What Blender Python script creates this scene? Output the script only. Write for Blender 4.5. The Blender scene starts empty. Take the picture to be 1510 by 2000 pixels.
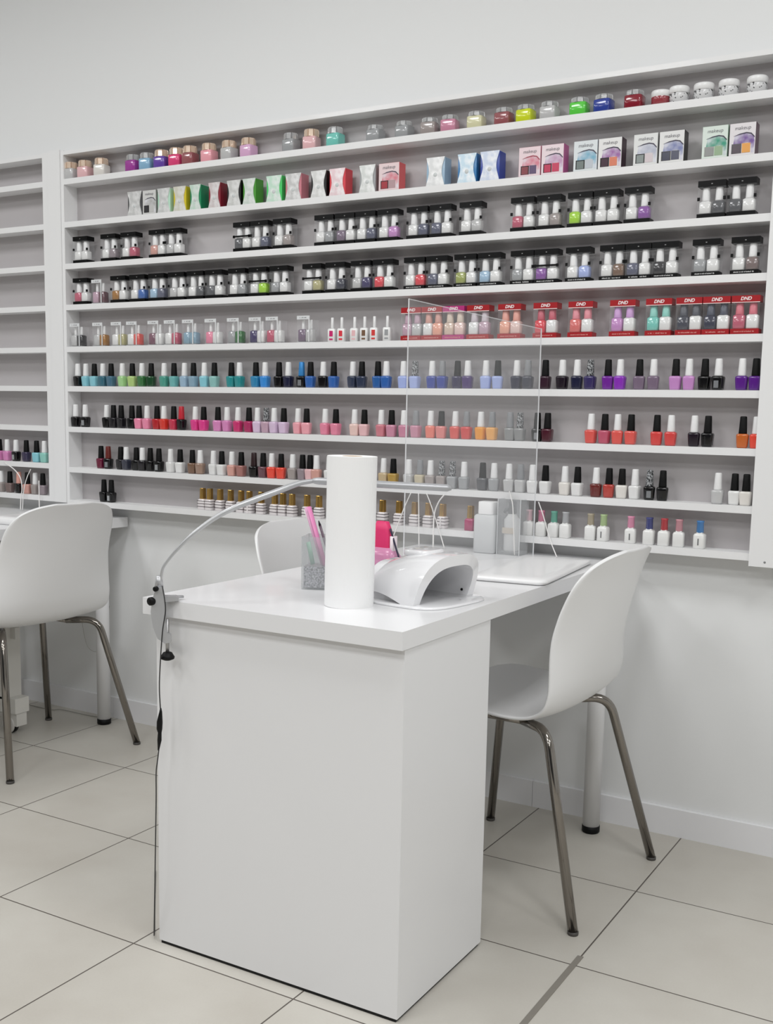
import bpy, bmesh, math, random
from mathutils import Vector, Matrix
S = bpy.context.scene
random.seed(7)

# ------------------------------------------------------------------ camera
F_PX, PX, PY = 2111.113, 776.61, 1091.30
CAM = Vector((0.3237, -2.8548, 1.1311))
RT = Vector((0.86498886, 0.50139068, 0.02004174)); UP = Vector((-0.08348706, 0.10441669, 0.99102324)); FW = Vector((-0.49479712, 0.85889729, -0.1321789))
cd = bpy.data.cameras.new('camera'); cam = bpy.data.objects.new('camera', cd); S.collection.objects.link(cam)
m = Matrix.Identity(4)
for i in range(3):
    m[i][0] = RT[i]; m[i][1] = UP[i]; m[i][2] = -FW[i]; m[i][3] = CAM[i]
cam.matrix_world = m
cd.sensor_fit = 'VERTICAL'; cd.sensor_height = 24.0; cd.lens = F_PX / 2000 * 24.0
cd.shift_x = (755 - PX) / 2000; cd.shift_y = (PY - 1000) / 2000
cd.clip_start = 0.05
S.camera = cam

# ------------------------------------------------------------------ light
S.view_settings.view_transform = 'Standard'; S.view_settings.look = 'None'
S.view_settings.gamma = 1; S.view_settings.use_curve_mapping = False
S.view_settings.exposure = -1.26
W = bpy.data.worlds.new('world'); S.world = W; W.use_nodes = True
W.node_tree.nodes['Background'].inputs[0].default_value = (0.93, 0.96, 1.0, 1)
W.node_tree.nodes['Background'].inputs[1].default_value = 0.16
CEIL = 3.0
LAMP_E = 36.0
for lx in (-3.4, -1.6, 0.2, 2.0):
    for ly in (-1.5, -3.0, -4.5):
        ld = bpy.data.lights.new('ceiling_panel_light', 'AREA'); ld.shape = 'RECTANGLE'
        ld.size = 0.6; ld.size_y = 0.6; ld.energy = LAMP_E; ld.color = (0.985, 0.992, 1.0)
        lo = bpy.data.objects.new('ceiling_panel_light', ld); S.collection.objects.link(lo)
        lo.location = (lx, ly, CEIL - 0.03)

# ------------------------------------------------------------------ helpers
def lin(h):
    h = h.lstrip('#'); out = []
    for i in (0, 2, 4):
        c = int(h[i:i+2], 16) / 255
        out.append(c / 12.92 if c <= 0.04045 else ((c + 0.055) / 1.055) ** 2.4)
    return (*out, 1)
MATS = {}
def mat(hexc, rough=0.45, metal=0.0, coat=0.0, alpha=1.0, bump=0.0, bscale=60, trans=0.0):
    k = (hexc, rough, metal, coat, alpha, bump, bscale, trans)
    if k in MATS: return MATS[k]
    M = bpy.data.materials.new('surface_' + hexc.strip('#')); M.use_nodes = True
    nt = M.node_tree; b = nt.nodes['Principled BSDF']
    b.inputs['Base Color'].default_value = lin(hexc)
    b.inputs['Roughness'].default_value = rough; b.inputs['Metallic'].default_value = metal
    b.inputs['Coat Weight'].default_value = coat; b.inputs['Coat Roughness'].default_value = 0.05
    b.inputs['Alpha'].default_value = alpha
    if trans: b.inputs['Transmission Weight'].default_value = trans
    if bump:
        n = nt.nodes.new('ShaderNodeTexNoise'); n.inputs['Scale'].default_value = bscale; n.inputs['Detail'].default_value = 4
        tc = nt.nodes.new('ShaderNodeTexCoord'); nt.links.new(tc.outputs['Object'], n.inputs['Vector'])
        bp = nt.nodes.new('ShaderNodeBump'); bp.inputs['Strength'].default_value = bump; bp.inputs['Distance'].default_value = 0.002
        nt.links.new(n.outputs['Fac'], bp.inputs['Height']); nt.links.new(bp.outputs['Normal'], b.inputs['Normal'])
    MATS[k] = M; return M
def mottled(name, h1, h2, scale, rough=0.3, metal=0.0, detail=2, contrast=(0.42, 0.58)):
    M = bpy.data.materials.new(name); M.use_nodes = True; nt = M.node_tree; b = nt.nodes['Principled BSDF']
    tc = nt.nodes.new('ShaderNodeTexCoord'); n = nt.nodes.new('ShaderNodeTexNoise'); n.inputs['Scale'].default_value = scale; n.inputs['Detail'].default_value = detail
    r = nt.nodes.new('ShaderNodeValToRGB'); r.color_ramp.elements[0].color = lin(h1); r.color_ramp.elements[1].color = lin(h2)
    r.color_ramp.elements[0].position, r.color_ramp.elements[1].position = contrast
    nt.links.new(tc.outputs['Object'], n.inputs['Vector']); nt.links.new(n.outputs['Fac'], r.inputs['Fac']); nt.links.new(r.outputs['Color'], b.inputs['Base Color'])
    b.inputs['Roughness'].default_value = rough; b.inputs['Metallic'].default_value = metal
    return M
WHITE = mat('#f0f0f1', 0.35, bump=0.02); WALL = mat('#ebecec', 0.6, bump=0.06, bscale=180); LAM = mat('#eaeaeb', 0.3, coat=0.15)
SHELFW = mat('#eeeeee', 0.45, coat=0.1)
BLACK = mat('#060607', 0.5); BLACKGLOSS = mat('#050506', 0.38); CHROME = mat('#8f8a84', 0.1, 1.0); STEEL = mat('#a8a8a8', 0.35, 0.9)
for _m in (BLACK, BLACKGLOSS): _m.node_tree.nodes['Principled BSDF'].inputs['Specular IOR Level'].default_value = 0.25
PLASTIC = mat('#eeeeee', 0.38, coat=0.1); GLOSSW = mat('#f2f2f4', 0.1, coat=0.8); PAPER = mat('#f6f6f6', 0.85, bump=0.12, bscale=400)
CLEAR = mat('#e6e8ea', 0.04, alpha=0.07); EDGE = mat('#f4f6f8', 0.1, alpha=0.8); FROST = mat('#eef0f2', 0.3, alpha=0.72)  # acrylic edges whitened: the light they catch is put into the colour
GOLD = mat('#c9a35e', 0.25, 0.95); PATTERN = mottled('marbled_cap', '#26272a', '#a9abad', 260, detail=3)
SILVER = mat('#c9ccd0', 0.25, 0.8)

def link(name, me, mt=None, parent=None):
    o = bpy.data.objects.new(name, me); S.collection.objects.link(o)
    if mt is not None and len(me.materials) == 0: me.materials.append(mt)
    if parent is not None: o.parent = parent
    return o
def tag(o, label=None, cat=None, group=None, kind=None):
    if label: o['label'] = label
    if cat: o['category'] = cat
    if group: o['group'] = group
    if kind: o['kind'] = kind
    return o
def empty(name, loc, rz=0):
    o = bpy.data.objects.new(name, None); S.collection.objects.link(o); o.location = loc; o.rotation_euler = (0, 0, rz); o.empty_display_size = 0.05
    return o
def smooth(me, flag=True):
    for p in me.polygons: p.use_smooth = flag
def mesh(bm, name='mesh', sm=False, bevel=0.0, seg=2):
    if bevel:
        bmesh.ops.bevel(bm, geom=[e for e in bm.edges if e.calc_face_angle(0) > 0.5], offset=bevel, segments=seg, profile=0.5, affect='EDGES', clamp_overlap=True)
    bmesh.ops.recalc_face_normals(bm, faces=bm.faces)
    me = bpy.data.meshes.new(name); bm.to_mesh(me); bm.free(); smooth(me, sm); return me
def add_box(bm, x0, x1, y0, y1, z0, z1):
    v = [bm.verts.new(p) for p in ((x0,y0,z0),(x1,y0,z0),(x1,y1,z0),(x0,y1,z0),(x0,y0,z1),(x1,y0,z1),(x1,y1,z1),(x0,y1,z1))]
    for f in ((0,3,2,1),(4,5,6,7),(0,1,5,4),(1,2,6,5),(2,3,7,6),(3,0,4,7)): bm.faces.new([v[i] for i in f])
def box(x0, x1, y0, y1, z0, z1, bevel=0.0):
    bm = bmesh.new(); add_box(bm, x0, x1, y0, y1, z0, z1); return mesh(bm, 'box', False, bevel)
def loft(rings, cap=True, name='loft', sm=True):
    bm = bmesh.new(); R = [[bm.verts.new(p) for p in r] for r in rings]; n = len(R[0])
    for a, b in zip(R, R[1:]):
        for i in range(n): bm.faces.new((a[i], a[(i+1) % n], b[(i+1) % n], b[i]))
    if cap: bm.faces.new(list(reversed(R[0]))); bm.faces.new(R[-1])
    return mesh(bm, name, sm)
def se_ring(rx, ry, z, n=20, p=4.0, cx=0, cy=0):
    out = []
    for i in range(n):
        a = 2 * math.pi * i / n; c, s = math.cos(a), math.sin(a)
        out.append((cx + rx * math.copysign(abs(c) ** (2/p), c), cy + ry * math.copysign(abs(s) ** (2/p), s), z))
    return out
def se_loft(prof, n=20, p=4.0, sm=True):   # prof: (rx, ry, z)
    return loft([se_ring(a, b, z, n, p) for a, b, z in prof], name='body', sm=sm)
def lathe(prof, n=24, sm=True): return loft([se_ring(r, r, z, n, 2.0) for r, z in prof], sm=sm)
def tube(path, rad, n=10, flat=1.0):
    pts = [Vector(p) for p in path]; rr = rad if isinstance(rad, (list, tuple)) else [rad] * len(pts)
    rings = []; up = None
    for i, p in enumerate(pts):
        t = (pts[min(i+1, len(pts)-1)] - pts[max(i-1, 0)]).normalized()
        if up is None: up = Vector((0, 0, 1)) if abs(t.z) < 0.9 else Vector((0, 1, 0))
        u = (up - t * up.dot(t)).normalized(); w = t.cross(u); up = u
        rings.append([tuple(p + (u * math.cos(a) * flat + w * math.sin(a)) * rr[i]) for a in [2 * math.pi * k / n for k in range(n)]])
    return loft(rings, name='tube')
def round_path(pts, r, k=6):
    pts = [Vector(p) for p in pts]; out = [pts[0]]
    for a, b, c in zip(pts, pts[1:], pts[2:]):
        d1 = (a - b); d2 = (c - b); q = min(r, d1.length * .45, d2.length * .45); s = b + d1.normalized() * q; e = b + d2.normalized() * q
        for i in range(k + 1):
            t = i / k; out.append(s * (1-t)**2 + b * 2*t*(1-t) + e * t*t)
    out.append(pts[-1]); return out
def spline(pts, k=8):
    P = [Vector(p) for p in pts]; P = [P[0]*2-P[1]] + P + [P[-1]*2-P[-2]]; out = []
    for i in range(1, len(P)-2):
        for j in range(k):
            t = j / k; a, b, c, d = P[i-1], P[i], P[i+1], P[i+2]
            out.append(0.5*((2*b)+(-a+c)*t+(2*a-5*b+4*c-d)*t*t+(-a+3*b-3*c+d)*t**3))
    out.append(P[-2]); return out
def prism(poly, y0, y1):                    # polygon in XZ extruded along Y
    bm = bmesh.new(); a = [bm.verts.new((x, y0, z)) for x, z in poly]; b = [bm.verts.new((x, y1, z)) for x, z in poly]; n = len(poly)
    bm.faces.new(a); bm.faces.new(list(reversed(b)))
    for i in range(n): bm.faces.new((a[i], b[i], b[(i+1) % n], a[(i+1) % n]))
    return mesh(bm)
CACHE = {}
def cached(key, fn, mt):
    k = (key, mt.name)
    if k not in CACHE:
        if key not in CACHE: CACHE[key] = fn()
        me = CACHE[key].copy(); me.materials.clear(); me.materials.append(mt); CACHE[k] = me
    return CACHE[k]
def text_mesh(txt, size, bold=0.0, shear=0.0):
    cu = bpy.data.curves.new('lettering', 'FONT'); cu.body = txt; cu.size = size; cu.align_x = 'CENTER'; cu.align_y = 'CENTER'; cu.extrude = 0.0002; cu.offset = bold; cu.shear = shear
    o = bpy.data.objects.new('lettering', cu); S.collection.objects.link(o); dg = bpy.context.evaluated_depsgraph_get()
    me = bpy.data.meshes.new_from_object(o.evaluated_get(dg)); bpy.data.objects.remove(o); bpy.data.curves.remove(cu)
    me.materials.clear(); me.transform(Matrix.Rotation(math.pi/2, 4, 'X')); return me

# shelf geometry: measured on a plane, then scaled to the depth the shelves stand proud of the wall
D = 0.075
KS = (2.8548 - D) / (2.8548 - 0.09)
def zk(z): return CAM.z + (z - CAM.z) * KS
def xk(x): return CAM.x + (x - CAM.x) * KS
def X_at(u, y, z):                          # world x where the sight line of picture column u meets a depth and height
    k = (u - PX) / F_PX; dy, dz = y - CAM.y, z - CAM.z
    return CAM.x + (k * (dy * FW.y + dz * FW.z) - (dy * RT.y + dz * RT.z)) / (RT.x - k * FW.x)
def W_at(u, v, y):
    d = FW + RT * ((u - PX) / F_PX) - UP * ((v - PY) / F_PX)
    return CAM + d * ((y - CAM.y) / d.y)
ZS = [zk(z) for z in (1.9142, 1.77, 1.629, 1.4892, 1.3445, 1.2076, 1.0651, 0.922, 0.8046)]
ZTOP = zk(1.9942); TH = 0.0187 * KS; XL = xk(-2.631); XR = xk(-0.2534)
HT = 0.75

# ------------------------------------------------------------------ room
def floor_material():
    M = bpy.data.materials.new('floor_tiles'); M.use_nodes = True; nt = M.node_tree; N = nt.nodes; L = nt.links; b = N['Principled BSDF']
    tc = N.new('ShaderNodeTexCoord'); sp = N.new('ShaderNodeSeparateXYZ'); L.new(tc.outputs['Object'], sp.inputs[0])
    def mth(op, a, bb=None, c=None):
        n = N.new('ShaderNodeMath'); n.operation = op
        for i, v in enumerate((a, bb, c)):
            if v is None: continue
            if isinstance(v, (int, float)): n.inputs[i].default_value = v
            else: L.new(v, n.inputs[i])
        return n.outputs[0]
    s = 0.4175; ds = []; ids = []
    for out, o in ((sp.outputs[0], -2.491), (sp.outputs[1], -0.4047)):
        q = mth('DIVIDE', mth('SUBTRACT', out, o - 20 * s), s); fr = mth('FRACT', q); ids.append(mth('FLOOR', q))
        ds.append(mth('MULTIPLY', mth('MINIMUM', fr, mth('SUBTRACT', 1.0, fr)), s))
    d = mth('MINIMUM', ds[0], ds[1]); g = mth('LESS_THAN', d, 0.0017)
    cmb = N.new('ShaderNodeCombineXYZ'); L.new(ids[0], cmb.inputs[0]); L.new(ids[1], cmb.inputs[1])
    wn = N.new('ShaderNodeTexWhiteNoise'); L.new(cmb.outputs[0], wn.inputs['Vector'])
    n1 = N.new('ShaderNodeTexNoise'); n1.inputs['Scale'].default_value = 3.5; n1.inputs['Detail'].default_value = 6; L.new(tc.outputs['Object'], n1.inputs['Vector'])
    n2 = N.new('ShaderNodeTexNoise'); n2.inputs['Scale'].default_value = 220; n2.inputs['Detail'].default_value = 3; L.new(tc.outputs['Object'], n2.inputs['Vector'])
    r = N.new('ShaderNodeValToRGB'); r.color_ramp.elements[0].position = 0.3; r.color_ramp.elements[1].position = 0.72
    r.color_ramp.elements[0].color = lin('#bab5ac'); r.color_ramp.elements[1].color = lin('#cbc8c0')
    f = mth('ADD', mth('MULTIPLY', n1.outputs['Fac'], 0.75), mth('ADD', mth('MULTIPLY', n2.outputs['Fac'], 0.13), mth('MULTIPLY', wn.outputs['Value'], 0.12)))
    L.new(f, r.inputs['Fac'])
    mx = N.new('ShaderNodeMix'); mx.data_type = 'RGBA'; L.new(g, mx.inputs['Factor']); L.new(r.outputs['Color'], mx.inputs['A']); mx.inputs['B'].default_value = lin('#57504a')
    L.new(mx.outputs['Result'], b.inputs['Base Color']); b.inputs['Roughness'].default_value = 0.42
    bp = N.new('ShaderNodeBump'); bp.inputs['Strength'].default_value = 0.25; bp.inputs['Distance'].default_value = 0.002
    L.new(mth('MINIMUM', mth('MULTIPLY', d, 300.0), 1.0), bp.inputs['Height']); L.new(bp.outputs['Normal'], b.inputs['Normal'])
    return M
def struct(name, me, m): return tag(link(name, me, m), kind='structure')
struct('floor', box(-7, 4, -7, 0.0, -0.1, 0.0), floor_material())
struct('wall_back', box(-7, 4, 0.0, 0.12, -0.1, CEIL + 0.1), WALL)
struct('wall_left', box(-7.12, -7, -7, 0.12, -0.1, CEIL + 0.1), WALL)
struct('wall_right', box(4, 4.12, -7, 0.12, -0.1, CEIL + 0.1), WALL)
struct('ceiling', box(-7, 4, -7, 0.0, CEIL, CEIL + 0.1), WALL)
bm = bmesh.new(); x = -6.99
xs = [-6.99 + 0.0]
seam = X_at(1316, -0.011, 0.04) - 0.4175 * 20
edges = [seam + 0.4175 * 1.0 * i for i in range(0, 40)]
edges = [e for e in edges if -7 < e < 4]; edges = [-7.0] + edges[::2] + [4.0]
for a, b_ in zip(edges, edges[1:]): add_box(bm, a + 0.0006, b_ - 0.0006, -0.011, 0.0, 0.0, 0.0776)
struct('baseboard_back', mesh(bm), mat('#ededef', 0.4, coat=0.1))
struct('trim_1', box(-0.4105, -0.3975, -6.5, -0.78, 0.0, 0.0015), mat('#8d8880', 0.5, 0.2))
for lx in (-3.4, -1.6, 0.2, 2.0):
    for ly in (-1.5, -3.0, -4.5):
        e = empty('ceiling_light', (lx, ly, CEIL)); tag(e, 'square flat ceiling light panel above the nail desks', 'ceiling light', 'ceiling light panels')
        bm = bmesh.new()
        for q in ((-0.33, 0.33, -0.33, -0.305), (-0.33, 0.33, 0.305, 0.33), (-0.33, -0.305, -0.305, 0.305), (0.305, 0.33, -0.305, 0.305)): add_box(bm, *q, -0.025, 0)
        link('light_frame', mesh(bm), WHITE, e)

# ------------------------------------------------------------------ wall shelves
def shelf_unit(x0, x1, tops, ztop, left_panel, right_panel, label):
    e = empty('wall_shelf', ((x0 + x1) / 2, 0, tops[-1] - TH)); tag(e, label, 'shelf')
    ox, oz = (x0 + x1) / 2, tops[-1] - TH
    def P(name, a, b, c, d, z0, z1, bv=0.0008): return link(name, box(a - ox, b - ox, c, d, z0 - oz, z1 - oz, bv), SHELFW, e)
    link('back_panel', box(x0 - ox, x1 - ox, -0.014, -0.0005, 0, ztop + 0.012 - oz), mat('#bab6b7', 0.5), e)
    P('top_panel', x0, x1, -D, -0.014, ztop, ztop + 0.013)
    for z in tops: P('shelf_board', x0, x1, -D, -0.014, z - TH, z)
    if left_panel: P('side_panel', x0 - left_panel[0], x0, -D - left_panel[1], -0.0005, left_panel[2], ztop + 0.016)
    if right_panel: P('side_panel', x1, x1 + right_panel[0], -D - right_panel[1], -0.0005, right_panel[2], ztop + 0.016)
    return e, P
bot = ZS[8] - TH
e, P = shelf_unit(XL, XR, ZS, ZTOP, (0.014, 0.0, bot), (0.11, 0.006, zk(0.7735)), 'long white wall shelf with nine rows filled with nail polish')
sh_ = link('screw_hole', lathe([(0.0028, 0), (0.0028, 0.0006)], 12), mat('#8f8f90', 0.5), e); sh_.location = (X_at(1494, -D - 0.006, 0.79) - (XL+XR)/2, -D - 0.006, zk(0.786) - bot)
sh_.rotation_euler = (math.pi/2, 0, 0)
XLU = xk(-2.735)
ZLU = ZS[:7] + [zk(0.931), zk(0.8125)]
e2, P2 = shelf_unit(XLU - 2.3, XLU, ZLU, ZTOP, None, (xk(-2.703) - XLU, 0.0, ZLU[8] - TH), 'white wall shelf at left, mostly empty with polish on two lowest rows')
link('cover_strip', box(xk(-2.703) - (XLU - 1.15) + 0.0006, XL - 0.0146 - (XLU - 1.15), -D - 0.004, -0.0005, 0, ZTOP + 0.018 - (ZLU[8] - TH), 0.0008), SHELFW, e2)

# ------------------------------------------------------------------ shelf goods
def C(h): return h
COL = {
 'black': '#0c0b0d', 'light turquoise': '#8ccbd8', 'dark teal': '#3c6d7e', 'steel teal': '#4a7186', 'pale green': '#a8d795', 'lime green': '#b3cf83', 'green': '#3a7442', 'dark green': '#1f4a2c',
 'sea green': '#4f9d8c', 'aqua': '#6fb5b3', 'powder blue': '#9db9cf', 'grey blue': '#8aa9bc', 'pale teal': '#8fc1bd', 'teal': '#2b8f92', 'cerulean': '#2f86b4', 'bright blue': '#3d90dc', 'dark navy': '#20223d',
 'blue': '#3566b0', 'slate navy': '#333c52', 'mid blue': '#2f62a4', 'periwinkle': '#aab9ea', 'royal blue': '#33459c', 'navy purple': '#2e2750', 'deep purple': '#472a70', 'dark slate': '#3a3c4a',
 'dark plum': '#38202e', 'plum black': '#1f1420', 'indigo': '#3a3162', 'purple': '#74289a', 'bright purple': '#8d35bb', 'mauve grey': '#7d6c80', 'orchid': '#c98fcb', 'violet': '#5c2188',
 'charcoal': '#211f23', 'pink': '#ef8fae', 'red': '#b8272e', 'red orange': '#dd3a2e', 'rose red': '#c93450', 'hot pink': '#e2408f', 'orchid pink': '#db8cc0', 'magenta': '#cf3574', 'dark magenta': '#b22a63',
 'pale lilac': '#dcc4de', 'mauve': '#c3a3b4', 'light pink': '#f2a9b4', 'rose pink': '#ea8ba6', 'pale beige': '#ecccc4', 'pale pink': '#e9bdc0', 'dusty pink': '#d3828e', 'mauve pink': '#cf8fa6', 'coral': '#ee8170',
 'coral pink': '#e58a86', 'coral red': '#e25d56', 'scarlet': '#d94a48', 'orange': '#f4a02e', 'light orange': '#f2b266', 'silver grey': '#8f9090', 'burgundy': '#4a1626', 'wine': '#6e1838', 'brick': '#b8443c',
 'brown': '#7b5f4c', 'taupe': '#9c8272', 'white': '#e9e9e8', 'pinkish beige': '#d6a196', 'brown pink': '#a5706a', 'dark mauve': '#6a4750', 'vermilion': '#ea4f3e', 'stone': '#a39a97', 'grey mauve': '#968a90',
 'sand': '#c8b38f', 'gold': '#b8964c', 'light grey': '#c4c4c4', 'pale sand': '#cbc0a4', 'grey': '#a2a4a6', 'red brown': '#6c2a26', 'cream': '#e6e2dc', 'rust orange': '#c7682e', 'mint': '#93cfc3', 'slate purple': '#3c3550',
 'rose': '#c25a72', 'peach': '#f2a98e', 'khaki': '#b8b284', 'ochre': '#a4712c', 'olive': '#a2ab5c', 'lime': '#a9dc34', 'slate': '#5c5f74', 'dark grey': '#55565a', 'cool red': '#e0434f', 'lilac': '#8d55a6', 'aqua green': '#7accc0',
 'beige': '#dcc3b0', 'maroon': '#7e2226', 'speckled mauve': '#7d5364', 'light blue': '#a6c4dc', 'neon yellow': '#d3e02c', 'neon green': '#5ed14a', 'rose brown': '#9a5a5e', 'sky blue': '#88b8d6', 'pale yellow': '#dcd9b4', 'emerald': '#1d8a58',
 'dark red': '#8a2030', 'bright green': '#4ad36c', 'grass green': '#4b9a33', 'coral rose': '#e0706c', 'lemon': '#d9c62c', 'pale mint': '#bfe6cf', 'dark wine': '#43202c', 'lavender': '#b9a6da', 'brown grey': '#7b6a68'}
SHELF_NAME = ['top', 'second', 'third', 'fourth', 'fifth', 'sixth', 'seventh', 'eighth', 'lowest']
ORD = ['first', 'second', 'third', 'fourth', 'fifth', 'sixth', 'seventh', 'eighth', 'ninth', 'tenth', 'eleventh', 'twelfth']
REG = {}                                    # (unit, row) -> list of things for labels
def reg(o, unit, row, u, desc, cat, group): REG.setdefault((unit, row), []).append((u, o, desc, cat, group))
def polish_body():  return se_loft([(0.0105, 0.0095, 0), (0.0128, 0.0115, 0.0012), (0.0135, 0.0122, 0.006), (0.0152, 0.0138, 0.026), (0.0155, 0.014, 0.031), (0.0142, 0.013, 0.0345), (0.0105, 0.0098, 0.0358)], 20, 4.5)
def polish_cap():   return se_loft([(0.0102, 0.0102, 0.0358), (0.0103, 0.0103, 0.038), (0.0084, 0.0084, 0.0765), (0.0078, 0.0078, 0.0785), (0.006, 0.006, 0.0792)], 18, 2.2)
def label_plate():  return box(-0.006, 0.006, -0.0152, -0.0128, 0.006, 0.024)
def shade(name): return mat(COL[name], 0.16, coat=0.2 if name in ('black', 'charcoal', 'plum black', 'dark plum', 'dark navy') else 0.5)
CAPM = {'w': (mat('#efefef', 0.35), 'white'), 'k': (BLACK, 'black'), 'p': (PATTERN, 'marbled grey'), 'b': (mat('#3f8fd2', 0.3, 0.3), 'blue'), 'r': (mat('#c62c3a', 0.25), 'red'), 'n': (mat('#6b2722', 0.3), 'brown red'),
        'd': (mat('#2e1b1e', 0.3), 'dark brown'), 's': (mat('#8d8f92', 0.3), 'grey'), 'o': (mat('#e3a79a', 0.35), 'pink')}  # grey: screen reflection put into the colour of caps behind it
YB = -D + 0.024
def polish(u, row, col, cap, mark=False, unit='main', zs=None, group=None):
    z = (zs or ZS)[row]; x = X_at(u, YB, z + 0.03)
    yj = random.uniform(-0.003, 0.003)
    o = link('polish_bottle', cached('pb', polish_body, shade(col))); o.location = (x, YB + yj, z + 0.0002); o.rotation_euler.z = random.uniform(-0.22, 0.22)
    cm, cn = CAPM[cap]; c = link('cap', cached('pc', polish_cap, cm), None, o)
    if mark: link('sticker', cached('pl', label_plate, SILVER), None, o)
    reg(o, unit, row, u, '%s nail polish bottle with %s cap%s' % (col, cn, ' and silver sticker' if mark else ''), 'nail polish bottle', group or 'nail polish bottles on the %s shelf' % SHELF_NAME[row])
ROW6 = [(153,'black','w'),(168,'light turquoise','w'),(184.6,'light turquoise','k'),(202.6,'dark teal','w'),(218.5,'steel teal','k'),(240.5,'pale green','w'),(259,'lime green','k'),(278.7,'green','w'),(295.4,'dark green','k'),(321,'sea green','w'),(339,'aqua','k'),(360,'powder blue','w'),(379,'grey blue','k'),(400,'light turquoise','w'),(419.7,'pale teal','k'),(452,'teal','k'),(468,'teal','w'),(501,'cerulean','k'),(517.7,'bright blue','w'),(545.6,'black','k'),(563.6,'dark navy','w'),(588.7,'black','b',1),(607.3,'blue','k'),(631.7,'black','w'),(651.5,'blue','k'),(688.6,'slate navy','w'),(707,'slate navy','k'),(739,'mid blue','k'),(755.6,'blue','w'),(787.8,'periwinkle','w'),(810,'periwinkle','p'),(844,'royal blue','w'),(864,'royal blue','s'),(893,'navy purple','k'),(913.6,'deep purple','w'),(950,'periwinkle','w'),(972,'periwinkle','k'),(1009,'dark navy','w'),(1031.5,'dark slate','s'),(1066,'dark plum','k'),(1099,'plum black','w'),(1128,'dark navy','w'),(1153.5,'indigo','p'),(1187.8,'purple','k'),(1212,'bright purple','w'),(1248.8,'mauve grey','k'),(1276,'mauve grey','w'),(1320,'orchid','k'),(1346,'orchid','w'),(1376,'black','k'),(1403.6,'black','w',1),(1449.5,'violet','w'),(1476,'violet','k')]
ROW7 = [(149.7,'black','w'),(167.4,'black','w',1),(208,'black','w'),(222,'charcoal','k'),(236.6,'charcoal','k'),(257,'black','k'),(271,'pink','k'),(288,'pink','w'),(308,'red','k'),(321.8,'red orange','w'),(340.4,'rose red','k'),(355,'black','r'),(383.3,'hot pink','w'),(399,'hot pink','k'),(427,'orchid pink','k'),(443.6,'orchid pink','w'),(466,'magenta','w'),(486.8,'dark magenta','k'),(502.6,'pale lilac','w'),(520.4,'mauve','p'),(536.8,'pale lilac','w'),(554.8,'pale lilac','k'),(581.9,'light pink','w'),(600,'light pink','k'),(635.6,'rose pink','w'),(656,'rose pink','k'),(693,'pale beige','w'),(711,'pale pink','k'),(745.6,'dusty pink','w'),(765.6,'mauve pink','k'),(789,'mauve pink','w'),(813,'mauve pink','s'),(841,'coral','w'),(861.5,'coral pink','k'),(889,'coral red','w'),(912,'scarlet','s'),(939.6,'orange','w'),(962,'light orange','s'),(996.6,'silver grey','s'),(1014.8,'silver grey','p'),(1048.7,'black','k',1),(1068.6,'burgundy','k'),(1155,'coral red','w'),(1181.5,'rose','k'),(1206,'coral red','w'),(1231.8,'coral red','k'),(1282.6,'scarlet','k'),(1311,'scarlet','w'),(1355.5,'plum black','w'),(1382,'black','k'),(1451,'rust orange','k'),(1477,'vermilion','w')]
ROW8 = [(196.6,'wine','k'),(212,'black','n',1),(235.6,'charcoal','k'),(248,'dark slate','w'),(265.7,'black','k'),(279.5,'charcoal','w'),(292.7,'black','k'),(311,'black','k',1),(334.6,'white','w'),(351,'white','k'),(376,'brown','k'),(391.5,'taupe','w'),(416.6,'white','w'),(433.8,'white','k'),(454,'pinkish beige','w'),(472,'brown pink','k'),(497,'black','d'),(514.6,'dark mauve','k'),(531,'vermilion','w'),(549.5,'vermilion','k'),(572,'stone','w'),(591,'grey mauve','k'),(606,'pale pink','k'),(619.4,'pinkish beige','w'),(644,'white','w'),(664,'stone','k'),(720,'stone','k'),(749.5,'sand','w'),(769,'gold','k'),(799,'light grey','w'),(820,'pale sand','s'),(840.8,'stone','w'),(862,'stone','p'),(883.5,'grey','p'),(906.5,'grey','w'),(942.8,'dark grey','k'),(965,'grey','w'),(994,'light grey','w'),(1016,'light grey','s'),(1040,'white','w'),(1064.6,'white','k'),(1104,'cream','w'),(1128.5,'white','k'),(1165,'red brown','w'),(1189,'brick','k'),(1215,'cream','k'),(1240,'white','w'),(1268,'black','p',1),(1294.5,'black','k'),(1402,'light grey','w'),(1434,'white','k'),(1457.5,'cream','k')]
for row, lst in ((5, ROW6), (6, ROW7), (7, ROW8)):
    for t in lst: polish(*([t[0], row] + list(t[1:])))
polish(203.4, 8, 'black', 'k'); polish(218.5, 8, 'black', 'k', 1)
for t in [(-1,'orchid pink','k'),(14.5,'orchid pink','w'),(33,'black','w',1),(51.6,'slate purple','k'),(73,'light turquoise','k'),(86.5,'mint','w')]: polish(t[0], 7, t[1], t[2], len(t) > 3, 'left', ZLU, 'nail polish bottles on the left shelf')
for t in [(4,'stone','w'),(21,'brown grey','k'),(38,'black','o'),(54,'pinkish beige','k'),(68.5,'stone','w'),(85,'grey mauve','k')]: polish(t[0], 8, t[1], t[2], len(t) > 3, 'left', ZLU, 'nail polish bottles on the left shelf')

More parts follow.
